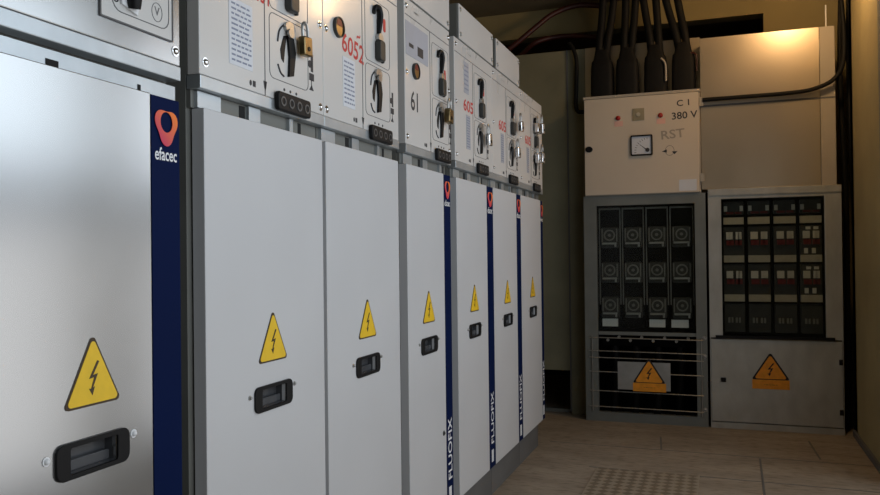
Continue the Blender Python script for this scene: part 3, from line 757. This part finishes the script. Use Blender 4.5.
# black conduit across the housing, up the gap
bm = NB(); tube(bm, [(.815, 4.79, 1.895), (1.05, 4.788, 1.895), (1.28, 4.788, 1.898), (1.40, 4.785, 1.91), (1.50, 4.78, 1.955), (1.545, 4.78, 2.04), (1.555, 4.80, 2.2), (1.545, 4.83, 2.45), (1.54, 4.85, CEIL-.01)], .0125, 10)
tag(obj('conduit', bm, 'rubber', smooth=True, loc=(1.2, 4.79, 1.9)), 'black cable crossing the brushed metal housing and bending up beside the right wall', 'cable')
bm = NB(); tube(bm, [(.02, 4.93, 2.34), (.045, 4.925, 2.30), (.065, 4.922, 2.22), (.063, 4.92, 2.05), (.058, 4.918, 1.95), (.075, 4.91, 1.90), (.127, 4.89, 1.895)], .0125, 10)
tag(obj('cable', bm, 'rubber', smooth=True, loc=(.06, 4.92, 2.2)), 'black cable hooked over the narrow strip panel, entering the cream box from the left', 'cable')
for q, (pts, lab) in enumerate([
    ([(.22, 5.10, 2.60), (.05, 5.08, 2.62), (-.10, 5.05, 2.575), (-.20, 5.02, 2.50), (-.30, 5.0, 2.42), (-.42, 5.0, 2.34)], 'upper dark red cable arching across the back wall left of the cable boots'),
    ([(.16, 5.16, 2.42), (.02, 5.16, 2.445), (-.12, 5.14, 2.445), (-.24, 5.10, 2.41), (-.34, 5.14, 2.35), (-.45, 5.16, 2.30)], 'lower dark red cable arching just above the partition left of the cable boots')]):
    bm = NB(); tube(bm, pts, .017, 10)
    tag(obj('cable', bm, 'redcable', smooth=True, loc=pts[2]), lab, 'cable', 'red cables over the partition')
bm = NB(); tube(bm, [(1.478, 4.9, 2.257), (1.478, 4.9, 2.40)], .004, 6, smooth=False)
tag(obj('wire', bm, 'white', loc=(1.478, 4.9, 2.257)), 'short thin pale wire standing up from the brushed metal housing', 'wire')
for k, (x, lab) in enumerate([(1.60, 'dark cable in the gap beside the breaker board, nearer the wall'), (1.56, 'dark cable in the gap beside the breaker board, nearer the housing')]):
    bm = NB(); tube(bm, [(x, 4.90+.03*k, 0.01), (x+.01, 4.92, 1.2), (x-.01, 4.9+.03*k, 2.0), (x+.005, 4.92, CEIL-.01)], .014, 8)
    tag(obj('cable', bm, 'rubber', smooth=True, loc=(x, 4.9, 1)), lab, 'cable', 'cables in the gap by the wall')

# ---- four booted cable bundles on the cream box
boots = [(.230, .066, 'leftmost'), (.382, .066, 'second from left'), (.548, .066, 'third from left'), (.708, .066, 'rightmost')]
lean = [(.03, .05), (.015, .03), (-.05, -.02), (-.085, -.06)]
for i, (x, w, nm) in enumerate(boots):
    r = thing('power_cable', 'booted black cable pair rising from the cream box, %s of four' % nm, 'cable', (x, 4.88, 1.963), 'thick cables rising from the cream box')
    fb = F((0, 4.88, 0), (1, 0, 0), (0, 0, 1))
    bm = NB()
    # boot: flared rounded sleeve
    rings = []
    prof = [(1.963, 1.04, .052), (2.06, 1.03, .052), (2.150, 1.0, .05), (2.185, .94, .045), (2.20, .78, .04), (2.235, .66, .035), (2.26, .60, .03)]
    n = 20
    for z, s, dy in prof:
        ring = []
        for k in range(n):
            t = 2*math.pi*k/n
            cx = math.copysign(abs(math.cos(t))**.45, math.cos(t)); sy = math.copysign(abs(math.sin(t))**.45, math.sin(t))
            ring.append(bm.verts.new((x+cx*w*s, 4.885+sy*dy, z)))
        rings.append(ring)
    for p in range(len(rings)-1):
        for k in range(n): bm.faces.new([rings[p][k], rings[p][(k+1) % n], rings[p+1][(k+1) % n], rings[p+1][k]])
    bm.faces.new(rings[0][::-1]); bm.faces.new(rings[-1])
    obj('cable_boot', bm, 'rubber', r, smooth=True)
    la, lb = lean[i]
    for s, l2 in ((-.021, la), (.024, lb)):
        bm = NB(); tube(bm, [(x+s, 4.885, 2.20), (x+s+l2*.25, 4.885, 2.32), (x+s+l2*.7, 4.90, 2.46), (x+s+l2*1.25, 4.89, CEIL-.003)], .023, 12)
        obj('cable_core', bm, 'rubber', r, smooth=True)
    if i in (2, 3):
        bm = NB(); tube(bm, [(x+.035, 4.835, 2.17), (x+.060, 4.828, 2.13), (x+.062, 4.828, 2.03)] if i == 2 else [(x+.04, 4.85, 2.19), (x+.075, 4.842, 2.17), (x+.076, 4.842, 2.08)], .006, 8)
        obj('earth_lead', bm, 'creamtop' if i == 2 else 'redcable', r, smooth=True)

# ------------------------------------------------------------------ lamp on the ceiling (just out of frame)
lx, ly, lz = 1.31, 4.16, 2.58
lamp = thing('bulkhead_lamp', 'round warm bulkhead lamp on the ceiling by the right wall', 'lamp', (lx, ly, CEIL))
bm = NB(); W.poly(bm, W.circ(lx, ly, .10, n=28), CEIL-.03, CEIL-.001); obj('lamp_base', bm, 'side', lamp)
bm = NB(); bmesh.ops.create_uvsphere(bm, u_segments=20, v_segments=12, radius=.06, matrix=Matrix.Translation((lx, ly, CEIL-.09)))
obj('bulb', bm, emit('lamp_glow', (1, .62, .28), 60), lamp, smooth=True)
ld = bpy.data.lights.new('lamp_light', 'POINT'); ld.energy = 9; ld.color = (1, .64, .32); ld.shadow_soft_size = .065
lo = bpy.data.objects.new('lamp_light', ld); COL.objects.link(lo); lo.location = (lx, ly, CEIL-.17)

# daylight through the wide doorway on the right: sky above, lit ground below
def daylight(name, z0, z1, y0, y1, e, col, spread):
    ad = bpy.data.lights.new(name, 'AREA'); ad.shape = 'RECTANGLE'; ad.size = y1-y0; ad.size_y = z1-z0
    ad.energy = e; ad.color = col; ad.spread = R(spread)
    ao = bpy.data.objects.new(name, ad); COL.objects.link(ao)
    ao.location = (XR+.1, (y0+y1)/2, (z0+z1)/2); ao.rotation_euler = (R(90), 0, R(90))
daylight('sky_light', 1.38, 2.12, D0, 2.62, 12.4, (.80, .91, 1.0), 150)
daylight('ground_light', .15, 1.16, D0, 2.62, 7.4, (1.0, .97, .92), 150)
daylight('sky_light', 1.38, 2.12, 2.94, D1, 4.6, (.86, .93, 1.0), 150)
daylight('ground_light', .15, 1.16, 2.94, D1, 2.5, (1.0, .97, .92), 150)
wd = bpy.data.worlds.new('sky'); S.world = wd; wd.use_nodes = True
bg = wd.node_tree.nodes['Background']; bg.inputs[0].default_value = (.75, .85, 1, 1); bg.inputs[1].default_value = .3

# ------------------------------------------------------------------ camera
cam = bpy.data.cameras.new('camera'); co = bpy.data.objects.new('camera', cam); COL.objects.link(co)
yaw, pit, rol = R(19.7396), R(.4572), R(-.666)
fw = Vector((-math.sin(yaw)*math.cos(pit), math.cos(yaw)*math.cos(pit), math.sin(pit)))
rt = Vector((math.cos(yaw), math.sin(yaw), 0)); up = rt.cross(fw)
c_, s_ = math.cos(rol), math.sin(rol)
r2 = c_*rt+s_*up; u2 = -s_*rt+c_*up
mx = Matrix((( *r2, 0), (*u2, 0), (*(-fw), 0), (0, 0, 0, 1))).transposed()
co.matrix_world = Matrix.Translation((.9072, 0, 1.0216)) @ mx
cam.sensor_width = 36; cam.lens = 784.858/880*36; cam.clip_start = .02
S.camera = co
S.view_settings.view_transform = 'Standard'; S.view_settings.look = 'None'; S.view_settings.gamma = 1
S.view_settings.exposure = 0
S.view_settings.use_curve_mapping = False
